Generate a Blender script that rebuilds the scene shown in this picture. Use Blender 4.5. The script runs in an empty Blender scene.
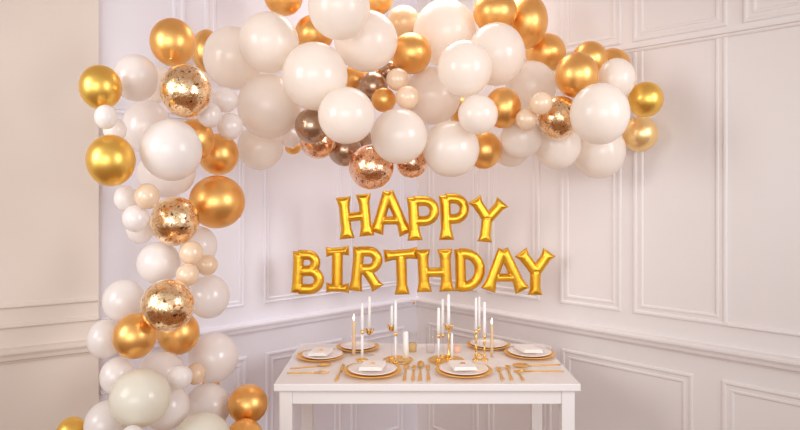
import bpy, bmesh, math, random
from mathutils import Vector, Matrix, Quaternion
from mathutils.geometry import delaunay_2d_cdt

SC = bpy.context.scene
COL = SC.collection
PI = math.pi

# ------------------------------------------------------------------ camera, world, lights, exposure
EYE = 1.567            # eye height
FPX = 616.0            # focal length in pixels of the 800 wide frame
cam_d = bpy.data.cameras.new('camera')
cam_d.sensor_width = 36.0
cam_d.lens = FPX / 800.0 * 36.0
cam_d.shift_y = -23.0 / 800.0
cam = bpy.data.objects.new('camera', cam_d)
cam.location = (0, 0, EYE)
cam.rotation_euler = (PI / 2, 0, 0)
COL.objects.link(cam)
SC.camera = cam

world = bpy.data.worlds.new('world')
SC.world = world
world.use_nodes = True
bgn = world.node_tree.nodes['Background']
bgn.inputs[0].default_value = (1.0, 0.93, 0.89, 1)
bgn.inputs[1].default_value = 0.85


def area(name, loc, aim, sx, sy, power, color, spread):
    l = bpy.data.lights.new(name, 'AREA')
    l.shape = 'RECTANGLE'
    l.size, l.size_y = sx, sy
    l.energy = power
    l.color = color
    l.spread = math.radians(spread)
    o = bpy.data.objects.new(name, l)
    o.location = loc
    o.rotation_euler = (Vector(aim) - Vector(loc)).to_track_quat('-Z', 'Y').to_euler()
    COL.objects.link(o)
    return o


area('softbox_left', (-2.4, 0.7, 2.2), (0.62, 3.2, 1.35), 1.1, 1.4, 11.5, (1.0, 0.965, 0.96), 80)
area('softbox_right', (2.45, 0.65, 2.2), (-0.72, 3.2, 1.35), 1.1, 1.4, 12.5, (0.985, 0.965, 1.0), 80)
area('front_fill', (0.0, -2.9, 1.8), (0.05, 4.0, 1.6), 6.0, 1.9, 28, (0.95, 0.965, 1.0), 60)
area('overhead_fill', (0.08, 3.35, 3.0), (0.08, 3.2, 0.7), 0.9, 0.6, 10, (1.0, 0.965, 0.96), 130)  # unseen fill added overhead to brighten the tabletop and corner

SC.view_settings.view_transform = 'Standard'
SC.view_settings.look = 'None'
SC.view_settings.gamma = 1.0
SC.view_settings.use_curve_mapping = False
SC.view_settings.exposure = -0.42
SC.cycles.transparent_max_bounces = 24
SC.cycles.max_bounces = 20
SC.cycles.diffuse_bounces = 14

# ------------------------------------------------------------------ helpers


def tag(o, label=None, cat=None, group=None, kind=None):
    if label: o['label'] = label
    if cat: o['category'] = cat
    if group: o['group'] = group
    if kind: o['kind'] = kind
    return o


def obj(name, bm, mat, parent=None, loc=None, smooth=True):
    me = bpy.data.meshes.new(name)
    bmesh.ops.recalc_face_normals(bm, faces=bm.faces[:])
    bm.to_mesh(me)
    bm.free()
    if smooth:
        for p in me.polygons:
            p.use_smooth = True
    if mat:
        me.materials.append(mat)
    o = bpy.data.objects.new(name, me)
    COL.objects.link(o)
    if parent:
        o.parent = parent
    if loc is not None:
        o.location = loc
    return o


def thing(name, label, cat, loc=(0, 0, 0), rz=0.0, group=None):
    o = bpy.data.objects.new(name, None)
    o.empty_display_size = 0.05
    COL.objects.link(o)
    o.location = loc
    o.rotation_euler = (0, 0, rz)
    return tag(o, label, cat, group)


def copy_tree(o, parent=None):
    c = o.copy()
    COL.objects.link(c)
    if parent:
        c.parent = parent
    for ch in list(o.children):
        copy_tree(ch, c)
    return c


def add_box(bm, lo, hi, bevel=0.0, seg=2):
    lo, hi = Vector(lo), Vector(hi)
    m = Matrix.Translation((lo + hi) / 2) @ Matrix.Diagonal((*(hi - lo), 1))
    r = bmesh.ops.create_cube(bm, size=1.0, matrix=m)
    if bevel > 0:
        ed = list({e for v in r['verts'] for e in v.link_edges})
        bmesh.ops.bevel(bm, geom=ed, offset=bevel, segments=seg, profile=0.5, affect='EDGES')


def add_lathe(bm, prof, n=32, M=None, cap0=True, cap1=True):
    """prof: (radius, height) from first to last; a zero radius is a pole."""
    rings = []
    for (r, h) in prof:
        if r < 1e-6:
            rings.append([bm.verts.new((0, 0, h))])
        else:
            rings.append([bm.verts.new((r * math.cos(2 * PI * k / n), r * math.sin(2 * PI * k / n), h)) for k in range(n)])
    for a, b in zip(rings, rings[1:]):
        for k in range(n):
            k2 = (k + 1) % n
            if len(a) == 1 and len(b) == 1:
                continue
            if len(a) == 1:
                bm.faces.new((a[0], b[k], b[k2]))
            elif len(b) == 1:
                bm.faces.new((a[k], a[k2], b[0]))
            else:
                bm.faces.new((a[k], a[k2], b[k2], b[k]))
    if cap0 and len(rings[0]) > 1:
        bm.faces.new(rings[0][::-1])
    if cap1 and len(rings[-1]) > 1:
        bm.faces.new(rings[-1])
    if M is not None:
        vs = [v for r in rings for v in r]
        bmesh.ops.transform(bm, matrix=M, verts=vs)


def add_tube(bm, pts, r, n=8):
    pts = [Vector(p) for p in pts]
    rs = r if isinstance(r, (list, tuple)) else [r] * len(pts)
    rings = []
    for i, p in enumerate(pts):
        t = (pts[min(i + 1, len(pts) - 1)] - pts[max(i - 1, 0)]).normalized()
        x = t.orthogonal().normalized() if i == 0 else (x - t * x.dot(t)).normalized()
        y = t.cross(x)
        rings.append([bm.verts.new(p + rs[i] * (math.cos(2 * PI * k / n) * x + math.sin(2 * PI * k / n) * y)) for k in range(n)])
    for a, b in zip(rings, rings[1:]):
        for k in range(n):
            bm.faces.new((a[k], a[(k + 1) % n], b[(k + 1) % n], b[k]))
    bm.faces.new(rings[0][::-1])
    bm.faces.new(rings[-1])


# ------------------------------------------------------------------ materials
def srgb(h):
    h = h.lstrip('#')
    f = lambda c: c / 12.92 if c <= 0.04045 else ((c + 0.055) / 1.055) ** 2.4
    return tuple(f(int(h[i:i + 2], 16) / 255) for i in (0, 2, 4)) + (1,)


def mat(name, col, rough=0.5, metal=0.0, coat=0.0, sss=0.0, noise=0.0, nscale=20, bump=0.0, bscale=60, trans=0.0, ior=1.45):
    m = bpy.data.materials.new(name)
    m.use_nodes = True
    nt = m.node_tree
    b = nt.nodes['Principled BSDF']
    b.inputs['Base Color'].default_value = col
    b.inputs['Roughness'].default_value = rough
    b.inputs['Metallic'].default_value = metal
    b.inputs['Coat Weight'].default_value = coat
    b.inputs['Coat Roughness'].default_value = 0.12
    b.inputs['Transmission Weight'].default_value = trans
    b.inputs['IOR'].default_value = ior
    if sss:
        b.inputs['Subsurface Weight'].default_value = sss
        b.inputs['Subsurface Radius'].default_value = (0.10, 0.06, 0.04)
        b.inputs['Subsurface Scale'].default_value = 0.5
    tc = nt.nodes.new('ShaderNodeTexCoord')
    if noise:
        nz = nt.nodes.new('ShaderNodeTexNoise')
        nz.inputs['Scale'].default_value = nscale
        nz.inputs['Detail'].default_value = 4
        nt.links.new(tc.outputs['Object'], nz.inputs['Vector'])
        mx = nt.nodes.new('ShaderNodeMix')
        mx.data_type = 'RGBA'
        mx.inputs[6].default_value = tuple(c * (1 - noise) for c in col[:3]) + (1,)
        mx.inputs[7].default_value = tuple(min(1, c * (1 + noise)) for c in col[:3]) + (1,)
        nt.links.new(nz.outputs['Fac'], mx.inputs[0])
        nt.links.new(mx.outputs[2], b.inputs['Base Color'])
    if bump:
        nb = nt.nodes.new('ShaderNodeTexNoise')
        nb.inputs['Scale'].default_value = bscale
        nt.links.new(tc.outputs['Object'], nb.inputs['Vector'])
        bp = nt.nodes.new('ShaderNodeBump')
        bp.inputs['Strength'].default_value = bump
        bp.inputs['Distance'].default_value = 0.01
        nt.links.new(nb.outputs['Fac'], bp.inputs['Height'])
        nt.links.new(bp.outputs['Normal'], b.inputs['Normal'])
    return m


def latex(name, col, inner, rough=0.33, metal=0.0, coat=0.25, thin=0.33):
    """thin latex skin: a satin surface that also lets soft light through"""
    m = mat(name, col, rough, metal=metal, coat=coat)
    nt = m.node_tree
    b = nt.nodes['Principled BSDF']
    t = nt.nodes.new('ShaderNodeBsdfTranslucent')
    t.inputs['Color'].default_value = inner
    mx = nt.nodes.new('ShaderNodeMixShader')
    mx.inputs[0].default_value = thin
    nt.links.new(b.outputs[0], mx.inputs[1])
    nt.links.new(t.outputs[0], mx.inputs[2])
    nt.links.new(mx.outputs[0], nt.nodes['Material Output'].inputs['Surface'])
    return m


def confetti_mat(name, light, mid, dark):
    """clear balloon lined with crumpled metallic leaf: every flake has its own tone and tilt"""
    m = bpy.data.materials.new(name)
    m.use_nodes = True
    nt = m.node_tree
    N, Lk = nt.nodes, nt.links
    b = N['Principled BSDF']
    tc = N.new('ShaderNodeTexCoord')
    nz = N.new('ShaderNodeTexNoise')
    nz.inputs['Scale'].default_value = 28
    nz.inputs['Detail'].default_value = 3
    Lk.new(tc.outputs['Object'], nz.inputs['Vector'])
    add = N.new('ShaderNodeMix')
    add.data_type = 'VECTOR'
    add.inputs[0].default_value = 0.06
    Lk.new(tc.outputs['Object'], add.inputs[4])
    Lk.new(nz.outputs['Color'], add.inputs[5])
    vo = N.new('ShaderNodeTexVoronoi')
    vo.inputs['Scale'].default_value = 120
    Lk.new(add.outputs[1], vo.inputs['Vector'])
    sep = N.new('ShaderNodeSeparateColor')
    Lk.new(vo.outputs['Color'], sep.inputs[0])
    cr = N.new('ShaderNodeValToRGB')
    cr.color_ramp.interpolation = 'CONSTANT'
    e = cr.color_ramp.elements
    e[0].position, e[0].color = 0.0, light
    e[1].position, e[1].color = 0.5, mid
    for pos, c in ((0.78, light), (0.95, dark)):
        k = e.new(pos)
        k.color = c
    Lk.new(sep.outputs[0], cr.inputs[0])
    Lk.new(cr.outputs[0], b.inputs['Base Color'])
    b.inputs['Metallic'].default_value = 1.0
    b.inputs['Roughness'].default_value = 0.22
    b.inputs['Coat Weight'].default_value = 1.0
    b.inputs['Coat Roughness'].default_value = 0.05
    # flake tilt
    geo = N.new('ShaderNodeNewGeometry')
    sub = N.new('ShaderNodeVectorMath')
    sub.operation = 'SUBTRACT'
    sub.inputs[1].default_value = (0.5, 0.5, 0.5)
    Lk.new(vo.outputs['Color'], sub.inputs[0])
    sc = N.new('ShaderNodeVectorMath')
    sc.operation = 'SCALE'
    sc.inputs['Scale'].default_value = 0.14
    Lk.new(sub.outputs[0], sc.inputs[0])
    ad = N.new('ShaderNodeVectorMath')
    Lk.new(geo.outputs['Normal'], ad.inputs[0])
    Lk.new(sc.outputs[0], ad.inputs[1])
    nm = N.new('ShaderNodeVectorMath')
    nm.operation = 'NORMALIZE'
    Lk.new(ad.outputs[0], nm.inputs[0])
    Lk.new(nm.outputs[0], b.inputs['Normal'])
    return m


def thin_glass(name):
    m = bpy.data.materials.new(name)
    m.use_nodes = True
    nt = m.node_tree
    tr = nt.nodes.new('ShaderNodeBsdfTransparent')
    tr.inputs[0].default_value = (0.985, 0.985, 0.985, 1)
    gl = nt.nodes.new('ShaderNodeBsdfGlossy')
    gl.inputs['Roughness'].default_value = 0.04
    lw = nt.nodes.new('ShaderNodeLayerWeight')
    lw.inputs['Blend'].default_value = 0.12
    fr = nt.nodes.new('ShaderNodeMath')
    fr.operation = 'MULTIPLY'
    fr.inputs[1].default_value = 0.65
    nt.links.new(lw.outputs['Facing'], fr.inputs[0])
    mx = nt.nodes.new('ShaderNodeMixShader')
    nt.links.new(fr.outputs[0], mx.inputs[0])
    nt.links.new(tr.outputs[0], mx.inputs[1])
    nt.links.new(gl.outputs[0], mx.inputs[2])
    nt.links.new(mx.outputs[0], nt.nodes['Material Output'].inputs['Surface'])
    return m


def emit(name, col, s):
    m = bpy.data.materials.new(name)
    m.use_nodes = True
    b = m.node_tree.nodes['Principled BSDF']
    b.inputs['Base Color'].default_value = col
    b.inputs['Emission Color'].default_value = col
    b.inputs['Emission Strength'].default_value = s
    return m


M_wall_l = mat('wall_paint_cool_lit', (0.805, 0.80, 0.875, 1), 0.55, noise=0.015, nscale=3)  # wall paint with the cooler light on this side mixed into its colour
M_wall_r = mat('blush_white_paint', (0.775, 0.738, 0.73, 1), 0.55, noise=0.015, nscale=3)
M_wall_e = mat('warm_cream_wall', (0.755, 0.675, 0.60, 1), 0.55, noise=0.015, nscale=3)  # outer left wall, a warmer tan than the other two walls
M_ceil = mat('ceiling_paint', (0.8, 0.75, 0.72, 1), 0.7)
M_table = mat('white_lacquer', (0.86, 0.83, 0.82, 1), 0.32, coat=0.2)

M_floor = bpy.data.materials.new('oak_boards')
M_floor.use_nodes = True
_nt = M_floor.node_tree
_b = _nt.nodes['Principled BSDF']
_tc = _nt.nodes.new('ShaderNodeTexCoord')
_br = _nt.nodes.new('ShaderNodeTexBrick')
_br.inputs['Color1'].default_value = (0.36, 0.165, 0.062, 1)
_br.inputs['Color2'].default_value = (0.42, 0.20, 0.08, 1)
_br.inputs['Mortar'].default_value = (0.06, 0.03, 0.02, 1)
_br.inputs['Scale'].default_value = 1.0
_br.inputs['Mortar Size'].default_value = 0.004
_br.inputs['Brick Width'].default_value = 1.4
_br.inputs['Row Height'].default_value = 0.14
_nt.links.new(_tc.outputs['Object'], _br.inputs['Vector'])
_nt.links.new(_br.outputs['Color'], _b.inputs['Base Color'])
_b.inputs['Roughness'].default_value = 0.45

BM = {
    'white': latex('balloon_white', (0.955, 0.90, 0.84, 1), (0.995, 0.945, 0.87, 1), 0.30, 0.0, 0.6),
    'snow': latex('balloon_snow_white', (0.945, 0.915, 0.90, 1), (0.99, 0.96, 0.935, 1), 0.30, 0.0, 0.6),
    'pearl': latex('balloon_pearl', (0.945, 0.91, 0.895, 1), (0.99, 0.955, 0.93, 1), 0.28, 0.04, 0.6),
    'ivory': latex('balloon_ivory', (0.88, 0.86, 0.77, 1), (0.95, 0.92, 0.80, 1), 0.30, 0.0, 0.6),
    'cream': latex('balloon_cream', (0.96, 0.81, 0.635, 1), (0.99, 0.84, 0.62, 1), 0.27, 0.08, 0.6),
    'tan': mat('balloon_tan', (0.78, 0.55, 0.32, 1), 0.33, metal=0.2, coat=0.2),
    'gold': mat('balloon_gold', (0.93, 0.52, 0.165, 1), 0.36, metal=0.92),
    'yellow_gold': mat('balloon_yellow_gold', (0.93, 0.58, 0.13, 1), 0.34, metal=0.9),
    'pale_gold': mat('balloon_pale_gold', (0.95, 0.68, 0.32, 1), 0.33, metal=0.75),
    'taupe': mat('balloon_taupe', (0.50, 0.35, 0.25, 1), 0.26, metal=0.9),
}
M_conf = confetti_mat('balloon_gold_leaf', (1.0, 0.74, 0.45, 1), (0.86, 0.48, 0.2, 1), (0.26, 0.10, 0.03, 1))
M_conf_rose = confetti_mat('balloon_rose_leaf', (0.98, 0.62, 0.40, 1), (0.80, 0.38, 0.17, 1), (0.22, 0.08, 0.03, 1))
M_foil = mat('gold_foil', (0.82, 0.45, 0.045, 1), 0.36, metal=1.0, bump=0.1, bscale=45)
M_gold = mat('gold_metal', (0.95, 0.62, 0.20, 1), 0.25, metal=1.0)
M_cutlery = mat('gold_cutlery', (0.95, 0.60, 0.18, 1), 0.34, metal=0.95)
M_rim = mat('gold_glaze', (0.92, 0.55, 0.13, 1), 0.38, metal=0.6)
M_china = mat('white_china', (0.93, 0.87, 0.84, 1), 0.22, coat=0.4)
M_napkin = mat('white_linen', (0.90, 0.86, 0.83, 1), 0.8, bump=0.1, bscale=400)
M_wax = mat('white_wax', (0.95, 0.94, 0.92, 1), 0.45, sss=0.5)
M_tanwax = mat('tan_wax', (0.74, 0.53, 0.33, 1), 0.45, sss=0.2)
M_peach = mat('peach_wax', (0.88, 0.55, 0.40, 1), 0.5, sss=0.2)
M_glass = thin_glass('clear_glass')
M_amber = mat('amber_glass', (0.95, 0.70, 0.30, 1), 0.08, trans=0.6)
M_flame = emit('flame_light', (1.0, 0.86, 0.62, 1), 6)
M_wick = mat('wick', (0.75, 0.7, 0.65, 1), 0.8)
M_bead = mat('copper_bead', (0.75, 0.30, 0.12, 1), 0.35, metal=0.7)

# ------------------------------------------------------------------ room shell
CORNER = Vector((0.116, 4.2))
ANG_L, ANG_R = math.radians(49), math.radians(46)
DIR_L = Vector((-math.sin(ANG_L), -math.cos(ANG_L)))
DIR_R = Vector((math.sin(ANG_R), -math.cos(ANG_R)))
NRM_L = Vector((-DIR_L.y, DIR_L.x))     # into the room
NRM_R = Vector((DIR_R.y, -DIR_R.x))
BEND = CORNER + DIR_L * 2.02
DIR_E = Vector((-math.sin(math.radians(60)), -math.cos(math.radians(60))))
NRM_E = Vector((-DIR_E.y, DIR_E.x))
BASE_E = BEND + NRM_E * 0.03
TOP = 3.05
FZ = -0.15            # floor level


def wall_pt(P, d, n, t, h, z):
    q = P + d * t + n * h
    return Vector((q.x, q.y, z))


def wall(name, P, d, n, t0, t1, m):
    bm = bmesh.new()
    vs = [bm.verts.new(wall_pt(P, d, n, t, h, z)) for z in (FZ, TOP) for (t, h) in ((t0, 0), (t1, 0), (t1, -0.1), (t0, -0.1))]
    for f in ((0, 1, 2, 3), (4, 7, 6, 5), (0, 4, 5, 1), (1, 5, 6, 2), (2, 6, 7, 3), (3, 7, 4, 0)):
        bm.faces.new([vs[i] for i in f])
    return tag(obj(name, bm, m, smooth=False), kind='structure')


PANEL = [(0, 0), (0, 0.010), (0.004, 0.016), (0.012, 0.018), (0.018, 0.014), (0.021, 0.007), (0.036, 0.007), (0.039, 0.012), (0.047, 0.012), (0.052, 0.006), (0.054, 0)]
RAIL = [(0, 0), (0, 0.010), (0.008, 0.014), (0.014, 0.022), (0.030, 0.026), (0.044, 0.034), (0.054, 0.034), (0.060, 0.024), (0.066, 0)]
THIN = [(0, 0), (0, 0.008), (0.005, 0.013), (0.012, 0.013), (0.018, 0.006), (0.02, 0)]


def panel(parent, W, t0, t1, z0, z1, m, prof=PANEL, k=1.0, relief=0.5, open_end=False, open_top=False):
    """mitred picture-frame moulding on a wall"""
    P, d, n = W
    bm = bmesh.new()
    loops = []
    for s, h in prof:
        s *= k
        h *= relief
        loops.append([bm.verts.new(wall_pt(P, d, n, t, h, z)) for t, z in ((t0 + s, z0 + s), (t1 if open_end else t1 - s, z0 + s), (t1 if open_end else t1 - s, z1 if open_top else z1 - s), (t0 + s, z1 if open_top else z1 - s))])
    for a, b in zip(loops, loops[1:]):
        for i in range(4):
            if (open_end and i == 1) or (open_top and i == 2):
                continue
            j = (i + 1) % 4
            bm.faces.new((a[i], a[j], b[j], b[i]))
    return obj('panel_moulding', bm, m, parent, smooth=False)


def rail(parent, W, t0, t1, z, m, name, prof=RAIL, k=1.0):
    P, d, n = W
    bm = bmesh.new()
    rows = [[bm.verts.new(wall_pt(P, d, n, t, h, z + s * k)) for t in (t0, t1)] for s, h in prof]
    for a, b in zip(rows, rows[1:]):
        bm.faces.new((a[0], a[1], b[1], b[0]))
    for i in (0, 1):
        bm.faces.new([r[i] for r in rows])
    return obj(name, bm, m, parent, smooth=False)


W_L, W_R, W_E = (CORNER, DIR_L, NRM_L), (CORNER, DIR_R, NRM_R), (BASE_E, DIR_E, NRM_E)
wl = wall('wall_left', *W_L, -0.12, 2.035, M_wall_l)
wr = wall('wall_right', *W_R, -0.02, 4.4, M_wall_r)
we = wall('wall_outer_left', *W_E, 0.0, 2.6, M_wall_e)

# left wall: tall upper panels, then panels to the chair rail, then the dado
for t0, t1 in ((1.605, 2.01), (0.75, 1.505)):
    panel(wl, W_L, t0, t1, 2.08, 3.02, M_wall_l, k=1.25, open_end=t1 > 2)
for t0, t1 in ((1.28, 2.01), (0.63, 1.16), (0.12, 0.56)):
    panel(wl, W_L, t0, t1, 0.945, 1.97, M_wall_l, k=0.6, relief=0.5, open_end=t1 > 2)
for t0, t1 in ((1.265, 2.01), (0.63, 1.15), (0.12, 0.56)):
    panel(wl, W_L, t0, t1, -0.04, 0.668, M_wall_l, open_end=t1 > 2)
rail(wl, W_L, 0, 2.015, 0.79, M_wall_l, 'chair_rail')
rail(wl, W_L, 0, 2.015, FZ, M_wall_l, 'skirting', [(0, 0), (0, 0.014), (0.06, 0.014), (0.07, 0.006), (0.08, 0)])

# right wall
for t0, t1 in ((0.10, 0.52), (0.585, 0.955), (1.085, 1.44), (1.50, 1.945)):
    panel(wr, W_R, t0, t1, 0.945, 2.283, M_wall_r, open_top=True)
for t0, t1 in ((0.10, 0.52), (0.585, 0.955), (1.085, 1.44), (1.50, 1.945), (2.01, 2.9)):
    panel(wr, W_R, t0, t1, 2.335, 2.93, M_wall_r)
rail(wr, W_R, 1.945, 4.4, 0.945, M_wall_r, 'panel_moulding', THIN)
for t0, t1 in ((0.10, 0.52), (0.585, 1.03), (1.095, 1.795), (1.92, 2.95)):
    panel(wr, W_R, t0, t1, -0.04, 0.695, M_wall_r)
rail(wr, W_R, 0, 4.4, 0.785, M_wall_r, 'chair_rail')
rail(wr, W_R, 0, 4.4, 2.283, M_wall_r, 'picture_rail', [(0, 0), (0, 0.006), (0.006, 0.010), (0.014, 0.009), (0.018, 0.018), (0.030, 0.018), (0.034, 0)])
rail(wr, W_R, 0, 4.4, FZ, M_wall_r, 'skirting', [(0, 0), (0, 0.014), (0.06, 0.014), (0.07, 0.006), (0.08, 0)])

# outer left wall
rail(we, W_E, 0, 2.6, 0.825, M_wall_e, 'chair_rail')
rail(we, W_E, 0, 2.6, 0.975, M_wall_e, 'panel_moulding', THIN)
rail(we, W_E, 0, 2.6, 1.062, M_wall_e, 'panel_moulding', THIN)

bm = bmesh.new()
add_box(bm, (-4.5, -1.5, FZ - 0.06), (4.5, 4.6, FZ))
tag(obj('floor', bm, M_floor, smooth=False), kind='structure')
bm = bmesh.new()
add_box(bm, (-4.5, 1.2, TOP), (4.5, 4.6, TOP + 0.08))
tag(obj('ceiling', bm, M_ceil, smooth=False), kind='structure')

# ------------------------------------------------------------------ table
TT = 0.75                          # table top height
TX0, TX1, TY0, TY1 = -0.538, 0.770, 2.621, 3.322
tx, ty = (TX0 + TX1) / 2, (TY0 + TY1) / 2
tb = thing('dining_table', 'white wooden table with plain square legs set for a party in the corner', 'table', (tx, ty, 0))
hx, hy = (TX1 - TX0) / 2, (TY1 - TY0) / 2
bm = bmesh.new()
add_box(bm, (-hx, -hy, TT - 0.032), (hx, hy, TT), 0.004)
obj('tabletop', bm, M_table, tb, smooth=False)
LG = 0.056
for sx in (-1, 1):
    for sy in (-1, 1):
        bm = bmesh.new()
        cxl, cyl = sx * (hx - 0.020 - LG / 2), sy * (hy - 0.020 - LG / 2)
        add_box(bm, (cxl - LG / 2, cyl - LG / 2, FZ), (cxl + LG / 2, cyl + LG / 2, TT - 0.032), 0.003)
        obj('leg', bm, M_table, tb, smooth=False)
AH = 0.062
for sy in (-1, 1):
    bm = bmesh.new()
    yy = sy * (hy - 0.036)
    add_box(bm, (-hx + 0.02 + LG, yy - 0.010, TT - 0.032 - AH), (hx - 0.02 - LG, yy + 0.010, TT - 0.032), 0.002)
    obj('apron', bm, M_table, tb, smooth=False)
for sx in (-1, 1):
    bm = bmesh.new()
    xx = sx * (hx - 0.036)
    add_box(bm, (xx - 0.010, -hy + 0.02 + LG, TT - 0.032 - AH), (xx + 0.010, hy - 0.02 - LG, TT - 0.032), 0.002)
    obj('apron', bm, M_table, tb, smooth=False)


def on_table(px, py):
    """point of the table top seen at a pixel of the photograph"""
    d = (EYE - TT) * FPX / (py - 192.0)
    return Vector(((px - 400.0) / FPX * d, d, TT))


def height_at(py, d):
    return EYE + (192.0 - py) * d / FPX


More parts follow.
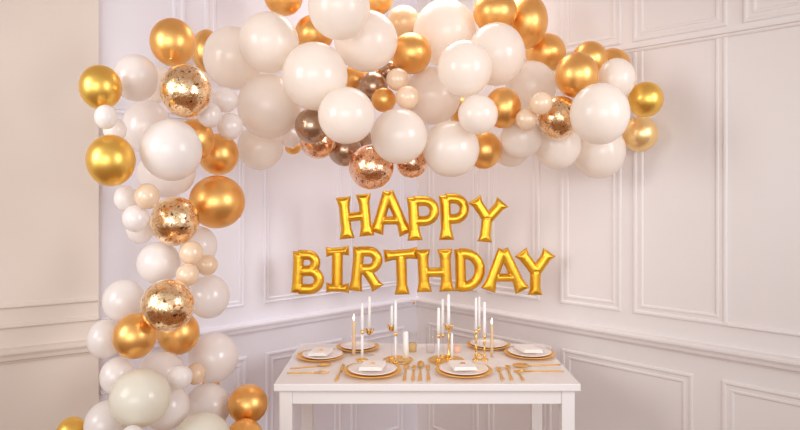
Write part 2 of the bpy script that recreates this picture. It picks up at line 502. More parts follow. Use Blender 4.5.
# ------------------------------------------------------------------ balloons
# centre x, y, z, half width, half height, finish, label
BALLOONS = [
(-1.099,2.262,1.951,0.0717,0.0822,'yellow_gold',"yellow gold balloon at the garland's outer left edge, above a small white balloon"),
(-1.043,2.185,1.833,0.0375,0.0437,'snow','small white balloon between two yellow gold balloons at the left edge'),
(-1.047,2.232,1.681,0.0820,0.0941,'yellow_gold','large yellow gold balloon on the left edge, below the small white balloon'),
(-1.071,2.315,1.800,0.0409,0.0449,'snow','white balloon mostly hidden behind the small white balloon at the left edge'),
(-1.054,2.459,2.022,0.0844,0.0942,'pearl','pearl white balloon touching the highest yellow gold balloon on the left'),
(-1.047,2.688,2.034,0.0732,0.0774,'white','white balloon peeping out between pearl balloon and left confetti balloon'),
(-0.916,2.485,2.170,0.0878,0.0968,'gold','gold balloon with its knot showing, top left of the arch against the wall'),
(-0.971,3.099,2.276,0.0720,0.1079,'gold','gold balloon half hidden behind the large white one near the top left'),
(-0.820,2.360,1.954,0.0959,0.1021,'confetti','gold confetti balloon under the gold balloon with the visible knot'),
(-0.798,2.943,2.207,0.1383,0.1494,'white','large white balloon right of the half hidden gold one, top left of arch'),
(-0.585,2.750,2.234,0.1332,0.1345,'white','large white balloon directly below the gold one cut by the top edge'),
(-0.578,3.057,2.535,0.0951,0.0923,'gold','gold balloon cut by the top edge above two large white ones'),
(-0.436,3.126,2.369,0.0980,0.0959,'gold','gold balloon wedged behind three large white balloons near the top'),
(-0.256,2.590,2.341,0.1297,0.1329,'white','large white balloon cut by the top edge, left of centre'),
(-0.157,2.846,2.265,0.1462,0.1413,'white','white balloon overlapped by the large white one at the top edge'),
(-0.368,2.666,2.067,0.1415,0.1467,'white','biggest white balloon at the front of the left bend of the arch'),
(-0.607,2.864,1.965,0.1469,0.1497,'white','large white balloon just right of the three small pearl balloons'),
(-0.220,2.538,1.882,0.1170,0.1166,'white','white balloon in front, above the lowest hanging rose confetti balloon'),
(-0.692,3.046,1.787,0.1109,0.1110,'white','white balloon hanging lowest on the left underside of the arch'),
(-0.554,3.118,1.838,0.0473,0.0479,'pearl','small pearl balloon tucked between two white balloons on the underside of arch'),
(-0.555,3.194,1.795,0.0409,0.0336,'gold','sliver of a small gold balloon under the arch beside rose confetti'),
(-0.397,2.778,1.865,0.0759,0.0807,'taupe','bronze balloon directly above a rose confetti balloon'),
(-0.391,2.938,1.810,0.0875,0.0856,'confetti','rose gold confetti balloon under the bronze balloon'),
(-0.273,3.059,1.776,0.0841,0.0818,'taupe','dark taupe balloon hanging between two rose confetti balloons'),
(-0.229,3.211,1.838,0.0832,0.0831,'taupe','brown balloon mostly hidden behind white balloon and taupe balloon'),
(-0.135,2.877,1.684,0.1059,0.1050,'confetti','large rose gold confetti balloon hanging lowest at the centre of the arch'),
(-0.004,2.732,1.815,0.1251,0.1237,'white','white balloon at the lower centre overlapping two rose confetti balloons'),
(0.055,2.942,1.710,0.0764,0.0763,'confetti','small rose gold confetti balloon peeping out under two white balloons'),
(0.234,2.824,1.764,0.1298,0.1290,'white','white balloon hanging lowest right of centre, above the letters'),
(0.405,2.968,1.769,0.0845,0.0913,'gold','gold balloon at the underside beside the lowest white balloon right of centre'),
(0.334,2.640,1.899,0.0850,0.0851,'white','medium white balloon in front, above the low white balloon right of centre'),
(0.161,3.102,2.050,0.1458,0.1443,'white','large white balloon behind the two small cream balloons at the centre'),
(0.321,3.243,1.993,0.0681,0.0731,'gold','gold balloon glimpsed in the gap between three white balloons'),
(0.054,2.973,2.235,0.0980,0.0989,'gold','gold balloon above the two small cream balloons at the centre'),
(0.229,3.129,2.375,0.1621,0.1672,'white','large white balloon near the top, right of the tan balloon'),
(0.282,2.694,2.107,0.1187,0.1222,'white','white balloon in front of two larger white ones, right of centre'),
(0.449,2.879,2.210,0.1339,0.1460,'white','large white balloon overlapping two gold ones on the upper right'),
(0.460,2.986,2.439,0.1054,0.1023,'gold','gold balloon above the large white one on the upper right'),
(0.642,3.137,2.435,0.1083,0.1374,'gold','tall gold balloon at the top right of the arch, against the wall'),
(0.777,3.288,2.309,0.1065,0.1041,'gold','gold balloon in shade below the tall gold one at the top right'),
(0.910,2.957,2.203,0.0826,0.0868,'gold','gold balloon behind the round gold one on the right shoulder of the arch'),
(1.055,3.066,2.194,0.0871,0.0878,'gold','gold balloon mostly hidden above a white one at the right shoulder'),
(0.779,2.719,2.083,0.0934,0.0997,'gold','round gold balloon above the right hand confetti balloon'),
(0.968,2.759,2.073,0.0824,0.0925,'white','white balloon between round gold balloon and outermost gold balloon on the right'),
(1.116,2.799,1.987,0.0768,0.0809,'yellow_gold','outermost gold balloon at the right end of the arch'),
(0.821,2.535,1.888,0.1194,0.1266,'white','large white balloon in front at the right end of the arch'),
(1.178,3.025,1.852,0.0837,0.0880,'pale_gold','pale gold balloon under the outermost gold one at the right end'),
(0.970,3.010,1.767,0.1279,0.1341,'white','large white balloon hanging lowest at the right end of the arch'),
(0.746,2.917,1.787,0.1078,0.1133,'white','white balloon directly under the right hand confetti balloon'),
(0.706,2.733,1.895,0.0945,0.0969,'confetti','gold confetti balloon behind the large white balloon at the right end'),
(0.598,2.614,1.943,0.0488,0.0487,'cream','upper of the two small cream balloons beside the right hand confetti balloon'),
(0.549,2.675,1.882,0.0476,0.0474,'cream','lower of the two small cream balloons beside the right hand confetti balloon'),
(0.560,2.838,1.816,0.0949,0.0941,'white','white balloon below the two small cream balloons on the right'),
(0.561,3.115,1.787,0.0945,0.0933,'white','white balloon mostly hidden behind white and gold ones on the underside'),
(0.648,3.057,2.088,0.1262,0.1296,'white','white balloon behind the two small cream ones, below a shaded gold balloon'),
(0.459,2.756,1.943,0.0817,0.0909,'gold','gold balloon between two white balloons and the small cream pair on the right'),
(-0.076,2.885,1.998,0.0576,0.0570,'gold','small gold balloon beside the two small cream balloons at the centre'),
(-0.011,2.832,2.084,0.0524,0.0520,'cream','upper of the two small cream balloons at the centre of the arch'),
(0.034,2.787,1.995,0.0547,0.0537,'cream','lower of the two small cream balloons at the centre of the arch'),
(-0.133,3.038,2.085,0.0739,0.0754,'taupe','brown balloon in the dark gap above the small gold balloon'),
(-0.061,3.138,2.183,0.0611,0.0600,'taupe','brown balloon barely showing under the gold one at the centre'),
(-0.225,3.145,2.144,0.0764,0.0703,'gold','gold balloon in the gap between three large white balloons, left of centre'),
(0.019,3.266,2.463,0.0901,0.0920,'tan','tan balloon behind the centre gold balloon near the top'),
(-0.117,3.000,2.507,0.0827,0.0790,'gold','gold balloon cut by the top edge between white and tan balloons'),
(-0.849,2.551,1.784,0.0786,0.0866,'gold','gold balloon half covered by large white balloon below left confetti balloon'),
(-0.816,2.770,1.736,0.0884,0.0943,'gold','gold balloon below the three small pearl balloons on the left'),
(-0.790,2.662,1.524,0.1181,0.1145,'gold','big gold balloon sticking out on the inner side of the column'),
(-0.769,2.487,1.878,0.0486,0.0513,'pearl','lower left of the three small pearl balloons beside the left confetti balloon'),
(-0.740,2.612,1.957,0.0514,0.0533,'pearl','topmost of the three small pearl balloons beside the left confetti balloon'),
(-0.731,2.653,1.850,0.0556,0.0578,'pearl','lowest of the three small pearl balloons, touching a large white balloon'),
(-1.090,2.653,1.847,0.0996,0.1157,'pearl','pearl balloon behind the large white one at the top of the column'),
(-0.872,2.351,1.727,0.1131,0.1181,'snow','large white balloon in front at the top of the left column'),
(-0.987,2.603,1.647,0.1186,0.1035,'snow','white balloon below and behind the large front one in the column'),
(-1.046,2.351,1.542,0.0425,0.0496,'snow','small white balloon on the outer edge of the column, leftmost of three'),
(-0.937,2.282,1.551,0.0439,0.0482,'cream','small cream balloon touching the upper column confetti balloon'),
(-0.990,2.308,1.468,0.0475,0.0517,'pearl','small pearl balloon below a white and a cream one in the column'),
(-1.054,2.501,1.417,0.0543,0.0608,'pearl','pearl balloon mostly hidden under a small pearl one in the column'),
(-0.899,2.462,1.451,0.0938,0.0998,'confetti','upper gold confetti balloon in the column, beside the big gold balloon'),
(-0.886,2.714,1.329,0.0783,0.0878,'snow','white balloon behind the upper column confetti balloon, on the inner side'),
(-0.978,2.499,1.279,0.0846,0.0858,'snow','white balloon between the two confetti balloons of the column'),
(-0.823,2.427,1.327,0.0451,0.0471,'cream','topmost of the three small cream balloons in the column'),
(-0.821,2.622,1.256,0.0447,0.0444,'cream','peach balloon at the inner side of the three small cream ones'),
(-0.820,2.377,1.247,0.0430,0.0451,'cream','lowest of the three small cream balloons, touching the lower confetti balloon'),
(-1.103,2.462,1.133,0.0803,0.0846,'pearl','pearl white balloon left of the lower confetti balloon in the column'),
(-0.837,2.701,1.109,0.0879,0.0951,'pearl','pearl white balloon right of the lower confetti balloon in the column'),
(-0.854,2.268,1.151,0.0958,0.0953,'confetti','lower gold confetti balloon in the column, above two gold balloons'),
(-1.137,2.374,1.001,0.0626,0.0750,'pearl',"pearl balloon on the outer edge beside the column's left gold balloon"),
(-0.992,2.307,1.028,0.0777,0.0846,'gold','left of the two gold balloons under the lower confetti balloon'),
(-0.971,2.702,0.949,0.0887,0.0941,'gold','right of the two gold balloons under the lower confetti balloon'),
(-0.862,2.845,0.803,0.1127,0.1138,'pearl','large pearl balloon on the inner side near the table, below right gold balloon'),
(-1.077,2.344,0.867,0.0605,0.0693,'pearl','pearl balloon behind the big ivory balloon, near the left wall'),
(-0.996,2.561,0.815,0.0969,0.0877,'pearl','pearl balloon under the two gold ones, behind big ivory balloon'),
(-0.850,2.380,0.852,0.0473,0.0455,'snow','small white balloon beside the big ivory balloon'),
(-0.877,2.641,0.787,0.0427,0.0452,'cream','small cream balloon between small white and large pearl balloon'),
(-0.938,2.226,0.823,0.1049,0.1028,'ivory','big ivory balloon in front near the foot of the column'),
(-0.915,2.410,0.726,0.0878,0.0887,'pearl','pinkish pearl balloon tucked behind the right side of the big ivory balloon'),
(-0.846,2.707,0.624,0.1007,0.0996,'snow','white balloon left of the gold balloon nearest the table'),
(-0.658,2.665,0.650,0.0849,0.0826,'gold',"gold balloon nearest the table's left front leg"),
(-0.637,2.525,0.563,0.0743,0.0712,'gold','gold balloon cut by the bottom edge, under the one nearest the table'),
(-0.750,2.332,0.628,0.1071,0.1001,'ivory','ivory balloon cut by the bottom edge, at the foot of the column'),
(-1.091,2.286,0.706,0.0747,0.0851,'pearl','pearl balloon at the bottom edge, left below the big ivory one'),
(-1.235,2.316,0.659,0.0547,0.0612,'yellow_gold','gold balloon at the bottom edge against the left wall, farthest from table'),
(-0.915,2.103,0.731,0.0391,0.0381,'snow','small white balloon cut by the bottom edge under the big ivory one'),
(-0.893,2.909,0.656,0.0406,0.0406,'gold','sliver of gold balloon under the large pearl one near the table'),
]
random.seed(4)


def balloon_profile(n=26):
    p = [(0, -1.0)]
    for i in range(1, n):
        th = PI * 0.955 * i / n
        r, a = math.sin(th), -math.cos(th)
        if a > 0.3:
            k = (a - 0.3) / 0.7
            r *= 1 - 0.03 * k
        p.append((r, a))
    p.append((0.07, 1.005))
    p.append((0.045, 1.02))
    return p


def knot_profile():
    return [(0.040, 0.985), (0.045, 1.02), (0.036, 1.045), (0.06, 1.065), (0.075, 1.085), (0.06, 1.105), (0.035, 1.11), (0.05, 1.14), (0.085, 1.175), (0.075, 1.18), (0.03, 1.15)]


ROSE = ('rose',)
for (x, y, z, rx, rz, kind, label) in BALLOONS:
    knotted = 'with its knot showing' in label
    if knotted:
        ax = Vector((0.17, -0.62, -0.76))
    else:
        ax = Vector((random.uniform(-0.45, 0.45), 1.0, random.uniform(-0.45, 0.45)))
    rot = ax.to_track_quat('Z', 'Y').to_matrix().to_4x4()
    S = Matrix.Diagonal((rx, (rx + rz) / 2, rz, 1))
    bm = bmesh.new()
    big = rx > 0.07
    add_lathe(bm, balloon_profile(26 if big else 18), 48 if big else 32, S @ rot)
    if kind == 'confetti':
        m = M_conf_rose if 'rose' in label else M_conf
    else:
        m = BM[kind]
    grp = {'confetti': 'confetti balloons of the garland', 'gold': 'gold balloons of the garland', 'yellow_gold': 'gold balloons of the garland', 'pale_gold': 'gold balloons of the garland', 'taupe': 'brown and bronze balloons of the garland', 'cream': 'small cream balloons of the garland', 'tan': 'gold balloons of the garland'}.get(kind, 'white and pearl balloons of the garland')
    o = obj('confetti_balloon' if kind == 'confetti' else 'balloon', bm, m, loc=(x, y, z))
    tag(o, label, 'balloon', grp)
    if knotted:
        bm = bmesh.new()
        add_lathe(bm, knot_profile(), 16, S @ rot)
        obj('knot', bm, m, o)

# ------------------------------------------------------------------ foil letters
LD = 3.25            # they hang in one plane across the corner


def quad(p, q, w0, w1=None, wm=None, caps=0.0):
    """stroke from p to q, flared towards its ends"""
    p, q = Vector(p), Vector(q)
    w1 = w0 if w1 is None else w1
    wm = min(w0, w1) if wm is None else wm
    d = (q - p).normalized()
    n = Vector((-d.y, d.x))
    ln = (q - p).length
    side = []
    for f, w in ((0, w0), (0.10, wm + (w0 - wm) * 0.55), (0.24, wm), (0.5, wm), (0.76, wm), (0.90, wm + (w1 - wm) * 0.55), (1, w1)):
        side.append((p + d * ln * f, w))
    a = [c + n * w for c, w in side]
    b = [c - n * w for c, w in side][::-1]
    if caps:
        a = a + [q + d * caps * -1]
        b = b + [p + d * caps]
    return a + b


def arcband(pts, w):
    """curved stroke along pts"""
    pts = [Vector(p) for p in pts]
    L_, R_ = [], []
    for i, p in enumerate(pts):
        d = (pts[min(i + 1, len(pts) - 1)] - pts[max(i - 1, 0)]).normalized()
        n = Vector((-d.y, d.x))
        L_.append(p + n * w)
        R_.append(p - n * w)
    return L_ + R_[::-1]


def bowl(x0, y0, x1, y1, k=9):
    """D-shaped centre line leaving the stem at (x0,y0), bulging to x1 and back at (x0,y1)"""
    cy, ry = (y0 + y1) / 2, (y1 - y0) / 2
    xs = x1 - min(ry, (x1 - x0) * 0.75)
    pts = [(x0, y0), ((x0 + xs) / 2, y0)]
    for i in range(k + 1):
        a = -PI / 2 + PI * i / k
        pts.append((xs + (x1 - xs) * math.cos(a), cy + ry * math.sin(a)))
    pts += [((x0 + xs) / 2, y1), (x0, y1)]
    return pts


def pt_in(poly, x, y):
    c = False
    j = len(poly) - 1
    for i in range(len(poly)):
        xi, yi = poly[i]
        xj, yj = poly[j]
        if (yi > y) != (yj > y) and x < (xj - xi) * (y - yi) / (yj - yi) + xi:
            c = not c
        j = i
    return c


def edge_dist(poly, x, y):
    best = 1e9
    j = len(poly) - 1
    for i in range(len(poly)):
        ax, ay = poly[j]
        bx, by = poly[i]
        dx, dy = bx - ax, by - ay
        L2 = dx * dx + dy * dy or 1e-12
        t = max(0, min(1, ((x - ax) * dx + (y - ay) * dy) / L2))
        best = min(best, math.hypot(x - ax - t * dx, y - ay - t * dy))
        j = i
    return best


def depth_in(polys, x, y):
    best = -1
    for p in polys:
        if pt_in(p, x, y):
            best = max(best, edge_dist(p, x, y))
    return best


def foil_letter(label, polys, dep):
    """inflate the union of the strokes: front and back swell from a common seam"""
    polys = [[(v[0], v[1]) for v in p] for p in polys]
    xs = [v[0] for p in polys for v in p]
    ys = [v[1] for p in polys for v in p]
    cx, cy = (min(xs) + max(xs)) / 2, (min(ys) + max(ys)) / 2
    co, ed = [], []
    for p in polys:
        # subdivide long edges
        q = []
        for i in range(len(p)):
            a, b = Vector(p[i]), Vector(p[(i + 1) % len(p)])
            k = max(1, int((b - a).length / 1.3))
            q += [a.lerp(b, j / k) for j in range(k)]
        s = len(co)
        co += q
        ed += [(s + i, s + (i + 1) % len(q)) for i in range(len(q))]
    st = 0.85
    y = min(ys)
    row = 0
    while y < max(ys):
        x = min(xs) + (st / 2 if row % 2 else 0)
        while x < max(xs):
            if depth_in(polys, x, y) > 0.35:
                co.append(Vector((x, y)))
            x += st
        y += st * 0.87
        row += 1
    V, E, F, *_ = delaunay_2d_cdt([Vector((c[0], c[1])) for c in co], ed, [], 0, 1e-4)
    keep = [f for f in F if depth_in(polys, sum(V[i].x for i in f) / len(f), sum(V[i].y for i in f) / len(f)) > 1e-3]
    ecount = {}
    for f in keep:
        for i in range(len(f)):
            k = tuple(sorted((f[i], f[(i + 1) % len(f)])))
            ecount[k] = ecount.get(k, 0) + 1
    rim = {i for k, c in ecount.items() if c == 1 for i in k}
    sc = dep / FPX
    H = 4.6
    bm = bmesh.new()
    fr, bk = {}, {}
    for i in {i for f in keep for i in f}:
        px, py = V[i].x, V[i].y
        dd = 0 if i in rim else max(0, depth_in(polys, px, py))
        t = min(1, dd / 5.0)
        h = 0 if i in rim else H * math.sqrt(max(0.02, 1 - (1 - t) ** 2))
        X, Z = (px - cx) * sc, -(py - cy) * sc
        fr[i] = bm.verts.new((X, -h * sc, Z))
        bk[i] = fr[i] if i in rim else bm.verts.new((X, h * sc, Z))
    for f in keep:
        bm.faces.new([fr[i] for i in f])
        try:
            bm.faces.new([bk[i] for i in reversed(f)])
        except ValueError:
            pass
    o = obj('balloon_letter', bm, M_foil, loc=((cx - 400) / FPX * dep, dep, EYE + (192 - cy) * sc))
    return tag(o, label, 'balloon letter', 'gold foil letters on the wall')


w = 5.4
fl = 7.7
row1 = [
    ('H', 'first letter of the upper word', [quad((343.2, 197), (347.2, 238.8), fl, fl, w), quad((363.2, 194), (367, 236), fl, fl, w), quad((346, 217.5), (365, 215.5), w - .7)]),
    ('A', 'second letter of the upper word', [quad((388, 191.5), (376, 233), 5.2, fl, w), quad((388, 191.5), (406.5, 234), 5.2, fl, w), quad((381, 220.5), (400, 220.5), w - 1.2)]),
    ('P', 'third letter of the upper word', [quad((413, 197), (415, 240.5), 6.6, fl, w), arcband(bowl(413, 201, 434.5, 221), w - .3)]),
    ('P', 'fourth letter of the upper word', [quad((445, 195), (446.6, 240), 6.6, fl, w), arcband(bowl(445, 198.5, 464.5, 219), w - .3)]),
    ('Y', 'last letter of the upper word', [quad((474.5, 199), (488, 220), fl, w, w), quad((503, 202), (487, 220), fl, w, w), quad((487.3, 216), (484.7, 242), w, fl, w)]),
]
row2 = [
    ('B', 'first letter of the lower word', [quad((299, 251.5), (297, 293), 6.2, 6.2, w), arcband(bowl(298, 255, 315.5, 270.5), w - .3), arcband(bowl(298, 271, 319, 289), w - .1)]),
    ('I', 'second letter of the lower word', [quad((337.5, 250), (337, 290), w, w, w + .2), quad((325.8, 252), (349, 250.5), 5.2, 5.2, 3.9), quad((326, 287.5), (349, 288), 5.4, 5.4, 3.9)]),
    ('R', 'third letter of the lower word', [quad((359.5, 247), (355.3, 291), 6.6, 7, w), arcband(bowl(358.5, 251.5, 377.5, 269), w - .2), quad((365, 268), (378, 288.5), 4.2, 7, w - .2)]),
    ('T', 'fourth letter of the lower word', [quad((384, 256), (418, 253), 6.6, 6.6, w - .4), quad((401, 253), (402.2, 294.5), w, fl, w)]),
    ('H', 'fifth letter of the lower word', [quad((422.6, 249.5), (424.5, 292), fl, fl, w), quad((444.8, 249), (446.8, 291.5), fl, fl, w), quad((424, 272.5), (446, 272), w - .7)]),
    ('D', 'sixth letter of the lower word', [quad((460, 249), (461, 291), 6.2, 6.4, w), arcband(bowl(459, 253.5, 480, 286.5), w)]),
    ('A', 'seventh letter of the lower word', [quad((503, 249.5), (488, 290.5), 5.4, fl, w), quad((503, 249.5), (522.5, 291), 5.4, fl, w), quad((495, 277.5), (516, 277.5), w - 1.2)]),
    ('Y', 'last letter of the lower word', [quad((520.5, 252), (536.5, 273), fl, w, w), quad((549.5, 252), (535, 273), fl, w, w), quad((535.6, 269), (535, 295), w, fl, w)]),
]
for i, (ch, what, polys) in enumerate(row1):
    foil_letter('gold foil balloon letter %s, %s' % (ch, what), polys, LD + (0.056 if i % 2 else 0.0))
for i, (ch, what, polys) in enumerate(row2):
    foil_letter('gold foil balloon letter %s, %s' % (ch, what), polys, LD + (0.056 if i % 2 else 0.0))

# ------------------------------------------------------------------ place settings


def charger(px, py, r, label):
    p = on_table(px, py)
    t = thing('charger_plate', label, 'plate', p, 0, 'gold rimmed charger plates')
    bm = bmesh.new()
    add_lathe(bm, [(0, 0.0), (r * 0.6, 0.0), (r * 0.72, 0.004), (r * 0.97, 0.0125), (r, 0.0145), (r * 0.985, 0.0165), (r * 0.80, 0.011), (r * 0.66, 0.0062), (0, 0.006)], 56)
    obj('plate', bm, M_rim, t)
    return p


def dinner_plate(p, r, label, dx=0.0):
    bm = bmesh.new()
    add_lathe(bm, [(0, 0.0), (r * 0.58, 0.0), (r * 0.70, 0.003), (r * 0.98, 0.0125), (r, 0.0145), (r * 0.98, 0.016), (r * 0.74, 0.008), (r * 0.6, 0.0055), (0, 0.005)], 48)
    o = obj('dinner_plate', bm, M_china, loc=(p.x + dx, p.y, p.z + 0.0068))
    return tag(o, label, 'plate', 'white dinner plates')


def napkin(p, w_, d_, rz, label, bead=None, dx=0, dy=0, skew=0.0):
    t = thing('napkin', label, 'napkin', (p.x + dx, p.y + dy, p.z + 0.0215), rz, 'folded napkins on the plates')
    bm = bmesh.new()
    # three folded layers, the top one a little smaller
    for k in range(3):
        z0 = k * 0.0052
        e = 0.0015 * k
        add_box(bm, (-w_ / 2 + e, -d_ / 2 + e, z0), (w_ / 2 - e, d_ / 2, z0 + 0.0050), 0.002, 2)
    bmesh.ops.transform(bm, matrix=Matrix(((1, skew, 0, 0), (0, 1, 0, 0), (0, 0.02, 1, 0), (0, 0, 0, 1))), verts=bm.verts)
    obj('cloth', bm, M_napkin, t, smooth=False)
    if bead is not None:
        bm = bmesh.new()
        for k in range(3):
            c = Vector(((k - 1) * 0.007, 0.004 * (k == 1), 0.0175 + 0.06 * 0.0))
            bmesh.ops.create_uvsphere(bm, u_segments=10, v_segments=6, radius=0.0055, matrix=Matrix.Translation(c) @ Matrix.Diagonal((1, 1, 0.6, 1)))
        tag(obj('bead', bm, bead, t), 'little metallic bead cluster')
    return t


p1 = charger(320.6, 357.6, 0.117, 'gold charger plate nearest the left end of the table')
dinner_plate(p1, 0.100, 'white plate on the charger nearest the left end of the table', 0.010)
napkin(p1, 0.094, 0.105, -0.05, 'white folded napkin with bead on the plate nearest the left end', M_gold, 0.0, 0.002, 0.15)
p3 = charger(372.5, 372.6, 0.132, 'gold charger plate at the front edge, left of the row of spoons')
dinner_plate(p3, 0.110, 'white plate at the front edge, left of the row of spoons')
napkin(p3, 0.105, 0.110, -0.04, 'white folded napkin at the front edge, left of the row of spoons', M_gold, 0.0, 0.01, 0.12)
p4 = charger(463.7, 372.2, 0.129, 'gold charger plate at the front edge, right of the row of spoons')
dinner_plate(p4, 0.111, 'white plate at the front edge, right of the row of spoons')
napkin(p4, 0.105, 0.110, 0.05, 'white folded napkin with copper beads, right of the row of spoons', M_bead, -0.004, 0.008, -0.12)
p6 = charger(529.6, 355.0, 0.126, 'gold charger plate near the right end of the table')
dinner_plate(p6, 0.108, 'white plate on the charger near the right end of the table')
napkin(p6, 0.095, 0.100, 0.0, 'plain white folded napkin on the plate near the right end', None, -0.005, 0.008, -0.35)
p2 = charger(358.0, 348.8, 0.112, 'gold charger plate at the back, behind the tan candle on the left')
dinner_plate(p2, 0.090, 'white plate at the back, behind the tan candle on the left')
p5 = charger(488.5, 346.6, 0.115, 'gold charger plate at the back, behind the lit tan candle on the right')
dinner_plate(p5, 0.097, 'white plate at the back, behind the lit tan candle on the right')


# cutlery: built along +x from handle end (x = 0) to tip (x = 1), then scaled to length
def handle_mesh(bm, L, x1):
    secs = [(0.0, 0.0060, 0.0018), (0.02, 0.0078, 0.0025), (0.25 * L, 0.0068, 0.0026), (x1 * 0.8, 0.0042, 0.0024), (x1, 0.0036, 0.0022)]
    rings = []
    for x, hw, ht in secs:
        rings.append([bm.verts.new((x, hw * math.cos(a), 0.0026 + ht * math.sin(a))) for a in [2 * PI * k / 10 for k in range(10)]])
    for a, b in zip(rings, rings[1:]):
        for k in range(10):
            bm.faces.new((a[k], a[(k + 1) % 10], b[(k + 1) % 10], b[k]))
    bm.faces.new(rings[0][::-1])
    bm.faces.new(rings[-1])


def spoon_mesh(L, bw=0.020):
    bm = bmesh.new()
    bl = 0.062 * L / 0.19
    handle_mesh(bm, L, L - bl + 0.004)
    n, mr = 20, 5
    for sgn, off in ((0, 0.0), (1, 0.0016)):
        ctr = bm.verts.new((L - bl / 2, 0, 0.001 + off))
        prev = None
        for r in range(1, mr + 1):
            f = r / mr
            ring = [bm.verts.new((L - bl / 2 + f * bl / 2 * math.cos(2 * PI * k / n), f * bw * math.sin(2 * PI * k / n) * (1 - 0.15 * math.cos(2 * PI * k / n)), 0.001 + off + 0.007 * f * f)) for k in range(n)]
            for k in range(n):
                k2 = (k + 1) % n
                if prev is None:
                    bm.faces.new((ctr, ring[k], ring[k2]))
                else:
                    bm.faces.new((prev[k], ring[k], ring[k2], prev[k2]))
            prev = ring
        if sgn == 0:
            low = prev
    for k in range(n):
        k2 = (k + 1) % n
        bm.faces.new((low[k], low[k2], prev[k2], prev[k]))
    return bm


def fork_mesh(L, hw=0.011):
    bm = bmesh.new()
    hl = 0.068 * L / 0.19
    handle_mesh(bm, L, L - hl + 0.003)
    x0 = L - hl
    # shoulder
    pr = [(x0, 0.003), (x0 + hl * 0.12, hw * 0.75), (x0 + hl * 0.28, hw), (x0 + hl * 0.42, hw)]
    rows = []
    for x, y in pr:
        z = 0.0020 + 0.003 * math.sin(PI * min(1, (x - x0) / hl))
        rows.append([bm.verts.new((x, s * y, z + dz)) for s, dz in ((-1, 0), (1, 0), (1, 0.002), (-1, 0.002))])
    for a, b in zip(rows, rows[1:]):
        for k in range(4):
            bm.faces.new((a[k], a[(k + 1) % 4], b[(k + 1) % 4], b[k]))
    bm.faces.new(rows[0][::-1])
    bm.faces.new(rows[-1])
    for k in range(4):
        yc = (k - 1.5) * hw * 0.55
        add_tube(bm, [(x0 + hl * 0.40, yc, 0.0055), (x0 + hl * 0.7, yc, 0.0045), (L, yc, 0.0026)], [0.0018, 0.0017, 0.0010], 6)
    return bm


def knife_mesh(L):
    bm = bmesh.new()
    handle_mesh(bm, L, L * 0.52)
    x0 = L * 0.5
    pr = [(x0, -0.003, 0.003), (x0 + 0.01, -0.007, 0.0045), (L * 0.75, -0.010, 0.006), (L * 0.93, -0.007, 0.006), (L, 0.004, 0.0055)]
    rows = [[bm.verts.new((x, a, 0.002)), bm.verts.new((x, b, 0.002)), bm.verts.new((x, b, 0.004)), bm.verts.new((x, a, 0.0028))] for x, a, b in pr]
    for a, b in zip(rows, rows[1:]):
        for k in range(4):
            bm.faces.new((a[k], a[(k + 1) % 4], b[(k + 1) % 4], b[k]))
    bm.faces.new(rows[0][::-1])
    bm.faces.new(rows[-1])
    return bm


def cutlery(kind, a, b, label, lift=0.0, wd=None, group='gold cutlery on the table'):
    A, B = on_table(*a), on_table(*b)
    v = B - A
    L = v.length
    bm = {'spoon': lambda: spoon_mesh(L, wd or 0.018), 'fork': lambda: fork_mesh(L, wd or 0.012), 'knife': lambda: knife_mesh(L)}[kind]()
    o = obj(kind, bm, M_cutlery, loc=(A.x, A.y, A.z + 0.0003 + lift))
    o.rotation_euler = (0, 0, math.atan2(v.y, v.x))
    return tag(o, label, kind, group)


cutlery('spoon', (290, 369.2), (331.5, 365.5), 'gold spoon lying sideways below the left end plate, the farther of two')
cutlery('fork', (287, 373.6), (329, 373.0), 'gold fork lying sideways at the left end, nearest the front edge')
cutlery('knife', (335.8, 381.5), (343.8, 364.0), 'gold knife lying slantwise left of the front left plate')
cutlery('fork', (404.2, 381.5), (407.0, 363.8), 'gold fork just right of the front left plate, first of four pieces')
cutlery('spoon', (412.7, 381.5), (414.2, 366.8), 'small gold spoon left of the big spoon at the front edge', 0, 0.0115)
cutlery('spoon', (419.6, 381.5), (420.8, 362.6), 'big gold spoon in the middle of the front edge', 0, 0.0165)
cutlery('fork', (428.5, 381.5), (427.6, 364.5), 'gold fork just left of the front right plate, beside the big spoon', 0, 0.010)
cutlery('fork', (502.9, 380.8), (498.0, 367.0), 'gold fork just right of the front right plate')
cutlery('spoon', (512.0, 380.8), (507.0, 367.0), 'gold spoon between two forks right of the front right plate', 0, 0.0125)
cutlery('fork', (523.6, 381.2), (517.3, 370.6), 'short gold fork below the spoon that lies sideways on the right')
cutlery('spoon', (560.5, 365.0), (512.5, 367.2), 'large gold spoon lying sideways in front of the right end plate', 0.0, 0.032)
cutlery('fork', (564.2, 371.8), (514, 371.6), 'gold fork lying sideways nearest the right end of the table', 0.0)


# ------------------------------------------------------------------ candles, holders, glasses
def lathe_obj(name, prof, m, parent=None, loc=None, n=24):
    bm = bmesh.new()
    add_lathe(bm, prof, n)
    return obj(name, bm, m, parent, loc)


def tray(px, py, r, label, h=0.008):
    p = on_table(px, py)
    o = lathe_obj('tray', [(0, 0), (r * 0.9, 0), (r, h * 0.7), (r, h), (r * 0.96, h), (r * 0.9, h * 0.45), (0, h * 0.4)], M_gold, None, p, 40)
    tag(o, label, 'tray', 'round gold trays')
    return p


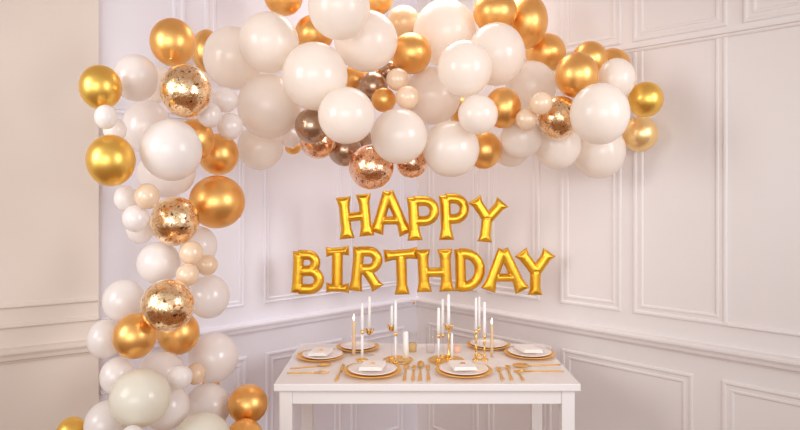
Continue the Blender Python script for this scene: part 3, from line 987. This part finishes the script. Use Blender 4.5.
def candlestick(p, cup_z, label, stem_mat, style='plain', base_r=0.03, sr=0.005, petals=0, base_m=None):
    """p: foot; cup_z: height where the candle sits"""
    H = cup_z - p.z
    t = thing('candlestick', label, 'candlestick', p, 0, 'gold candlesticks')
    lathe_obj('base', [(0, 0), (base_r, 0), (base_r, 0.003), (base_r * 0.8, 0.006), (sr * 1.6, 0.010), (0, 0.012)], base_m or M_gold, t)
    if style == 'plain':
        pr = [(sr, 0.009), (sr, H - 0.012)]
    elif style == 'turned':
        pr = [(sr, 0.009)]
        k = 9
        for i in range(1, k):
            zz = 0.009 + (H - 0.024) * i / k
            pr.append((sr * (1.7 if i % 3 == 1 else 0.8), zz))
        pr.append((sr, H - 0.012))
    else:  # flaring
        pr = [(sr * 3.0, 0.008), (sr * 1.7, 0.02), (sr, 0.05), (sr * 0.8, H * 0.6), (sr, H - 0.012)]
    lathe_obj('stem', pr, stem_mat, t, None, 16)
    cr = 0.0095
    lathe_obj('cup', [(0, H - 0.014), (sr * 1.1, H - 0.014), (cr * 0.75, H - 0.008), (cr, H + 0.004), (cr * 0.9, H + 0.004), (cr * 0.6, H - 0.004), (0, H - 0.004)], M_gold, t, None, 18)
    if petals:
        bm = bmesh.new()
        for k in range(petals):
            a = 2 * PI * k / petals + 0.4
            d = Vector((math.cos(a), math.sin(a), 0))
            s = Vector((-d.y, d.x, 0))
            z0 = Vector((0, 0, H - 0.016))
            c = [z0 + d * 0.006, z0 + d * 0.015 + Vector((0, 0, 0.010)), z0 + d * 0.021 + Vector((0, 0, 0.024)), z0 + d * 0.024 + Vector((0, 0, 0.032))]
            wds = [0.003, 0.0095, 0.009, 0.001]
            for th in (0, 1):
                pass
            rows = [[bm.verts.new(q + s * w_), bm.verts.new(q + d * 0.0012), bm.verts.new(q - s * w_), bm.verts.new(q - d * 0.0012)] for q, w_ in zip(c, wds)]
            for a_, b_ in zip(rows, rows[1:]):
                for i in range(4):
                    bm.faces.new((a_[i], a_[(i + 1) % 4], b_[(i + 1) % 4], b_[i]))
            bm.faces.new(rows[0][::-1])
            bm.faces.new(rows[-1])
        obj('petal_collar', bm, M_gold, t)
    return t


def candle(x, y, z0, z1, r, label, m=None, lit=False, name='taper_candle', group='candles on the table'):
    t = thing(name, label, 'candle', (x, y, z0), 0, group)
    H = z1 - z0
    lathe_obj('wax', [(0, 0), (r * 1.05, 0), (r, H * 0.5), (r * 0.92, H - r * 0.5), (r * 0.6, H), (0, H + r * 0.1)], m or M_wax, t, None, 16)
    lathe_obj('wick', [(0, H - 0.001), (0.0010, H), (0.0010, H + 0.007), (0, H + 0.008)], M_wick, t, None, 6)
    if lit:
        lathe_obj('flame', [(0, H + 0.005), (0.0032, H + 0.009), (0.0046, H + 0.015), (0.0034, H + 0.024), (0.0014, H + 0.033), (0, H + 0.038)], M_flame, t, None, 12)
    return t


def standing(px, foot_py, cup_py, top_py, r_px, slabel, clabel, dz=0.0, **k):
    """a candlestick on the table with a taper in it"""
    p = on_table(px, foot_py) + Vector((0, 0, dz))
    cz = height_at(cup_py, p.y)
    candlestick(p, cz, slabel, **k)
    candle(p.x, p.y, cz - 0.0038, height_at(top_py, p.y), 1.2 * r_px * p.y / FPX, clabel)


def tumbler(px, py, h, r, label, amber=0.0):
    p = on_table(px, py)
    t = thing('drinking_glass', label, 'glass', p, 0, 'clear drinking glasses')
    th = 0.0012
    lathe_obj('bowl', [(0, 0), (r * 0.85, 0), (r, h * 0.4), (r * 0.97, h), (r * 0.97 - th, h), (r - th, h * 0.4), (r * 0.85 - th, 0.004), (0, 0.004)], M_glass, t, None, 28)
    if amber:
        lathe_obj('gilded_band', [(r * 0.86 + .0004, 0.002), (r * 0.94 + 0.0008, h * amber * 0.5), (r * 0.995 + 0.0008, h * amber), (r * 0.98, h * amber + 0.001)], M_amber, t, None, 28)


# left group
pt = on_table(353.8, 355.5)
candle(pt.x, pt.y, TT, height_at(321.5, pt.y), 0.0088, 'tan candle in front of the back left plate', M_tanwax, True, 'dinner_candle')
standing(362.2, 360.3, 331.0, 303.5, 1.25, 'gold candlestick with white stem and round gold foot, left group', 'white taper on the white stemmed candlestick of the left group', stem_mat=M_wax, base_r=0.030, sr=0.0068)
standing(369.4, 355.0, 331.5, 296.5, 1.25, 'clear stemmed candlestick with gold petals, left group', 'tallest white taper in the left group, in gold petals', stem_mat=M_glass, base_r=0.022, sr=0.0045, petals=6, base_m=M_glass)
# centre left tray
tray(398.0, 361.0, 0.072, 'round gold tray under the thick white pillar candle')
TRZ = 0.0034
standing(391.8, 359.0, 328.0, 305.5, 1.2, 'gold petal candlestick at the left of the pillar candle tray', 'shorter white taper on the pillar candle tray', TRZ, stem_mat=M_glass, base_r=0.014, sr=0.0045, petals=6)
standing(395.6, 363.0, 333.0, 300.5, 1.25, 'slim gold candlestick at the front of the pillar candle tray', 'taller white taper on the pillar candle tray', TRZ, stem_mat=M_wax, base_r=0.013, sr=0.0048)
pt = on_table(405.8, 358.5)
candle(pt.x, pt.y, TT + TRZ, height_at(331.5, pt.y), 0.0135, 'thick white pillar candle standing on a round gold tray', M_wax, False, 'pillar_candle')
tumbler(412.6, 351.5, 0.100, 0.0215, 'drinking glass with gilded lower half behind the pillar candle', 0.42)
tumbler(430.5, 352.5, 0.128, 0.026, 'plain clear drinking glass left of the central candlesticks')
# centre right tray
tray(446.0, 361.3, 0.087, 'round gold tray under the central candles, behind the front right plate')
standing(438.6, 360.3, 335.0, 308.0, 1.35, 'white stemmed candlestick at the left edge of the central tray', 'shortest white taper on the central tray', TRZ, stem_mat=M_wax, base_r=0.014, sr=0.0055)
standing(442.8, 357.8, 334.5, 299.3, 1.25, 'clear stemmed candlestick in the middle of the central tray', 'middle white taper on the central tray', TRZ, stem_mat=M_glass, base_r=0.016, sr=0.005)
standing(448.6, 359.0, 327.0, 294.5, 1.3, 'tall flared gold candlestick with petals on the central tray', 'tallest taper of all, on the flared gold candlestick', TRZ, stem_mat=M_gold, style='flare', base_r=0.017, sr=0.0045, petals=5)
pt = on_table(452.0, 362.3)
candle(pt.x, pt.y, TT + TRZ, height_at(333.5, pt.y), 0.0055, 'thin white candle standing low on the right of the central tray', M_wax)
pt = on_table(457.0, 352.0)
t = thing('votive_candle', 'small peach votive candle behind the central tray', 'candle', pt, 0, 'candles on the table')
lathe_obj('wax', [(0, 0), (0.018, 0), (0.019, 0.004), (0.019, 0.030), (0.016, 0.033), (0, 0.032)], M_peach, t)
# right group
standing(476.0, 360.0, 331.0, 298.0, 1.05, 'turned gold candlestick at the left of the right group', 'left white taper of the right group', stem_mat=M_gold, style='turned', base_r=0.020, sr=0.0048)
standing(479.3, 355.5, 328.5, 296.8, 0.95, 'clear stemmed candlestick behind the turned gold one', 'thin white taper behind the left one of the right group', stem_mat=M_glass, base_r=0.016, sr=0.004)
standing(484.5, 360.0, 335.5, 302.3, 1.25, 'turned gold candlestick in the middle of the right group', 'right white taper of the right group', stem_mat=M_gold, style='turned', base_r=0.020, sr=0.0042)
pt = on_table(491.8, 356.5)
candle(pt.x, pt.y, TT, height_at(325.3, pt.y), 0.0075, 'lit tan candle at the right edge of the right group', M_tanwax, True, 'dinner_candle')

# small brass hook on the wall above the chair rail
q = CORNER + DIR_L * 0.055
hk = thing('wall_hook', 'tiny brass hook on the left wall right by the corner', 'hook', (q.x, q.y, 0.80 + 0.0))
hk.location = (q.x, q.y, EYE + (192 - 304) * 4.15 / FPX)
bm = bmesh.new()
a = Vector((NRM_L.x, NRM_L.y, 0))
add_tube(bm, [a * 0.0, a * 0.02, a * 0.03 + Vector((0, 0, 0.008)), a * 0.034 + Vector((0, 0, 0.02))], [0.012, 0.007, 0.006, 0.007], 10)
obj('hook', bm, M_gold, hk)
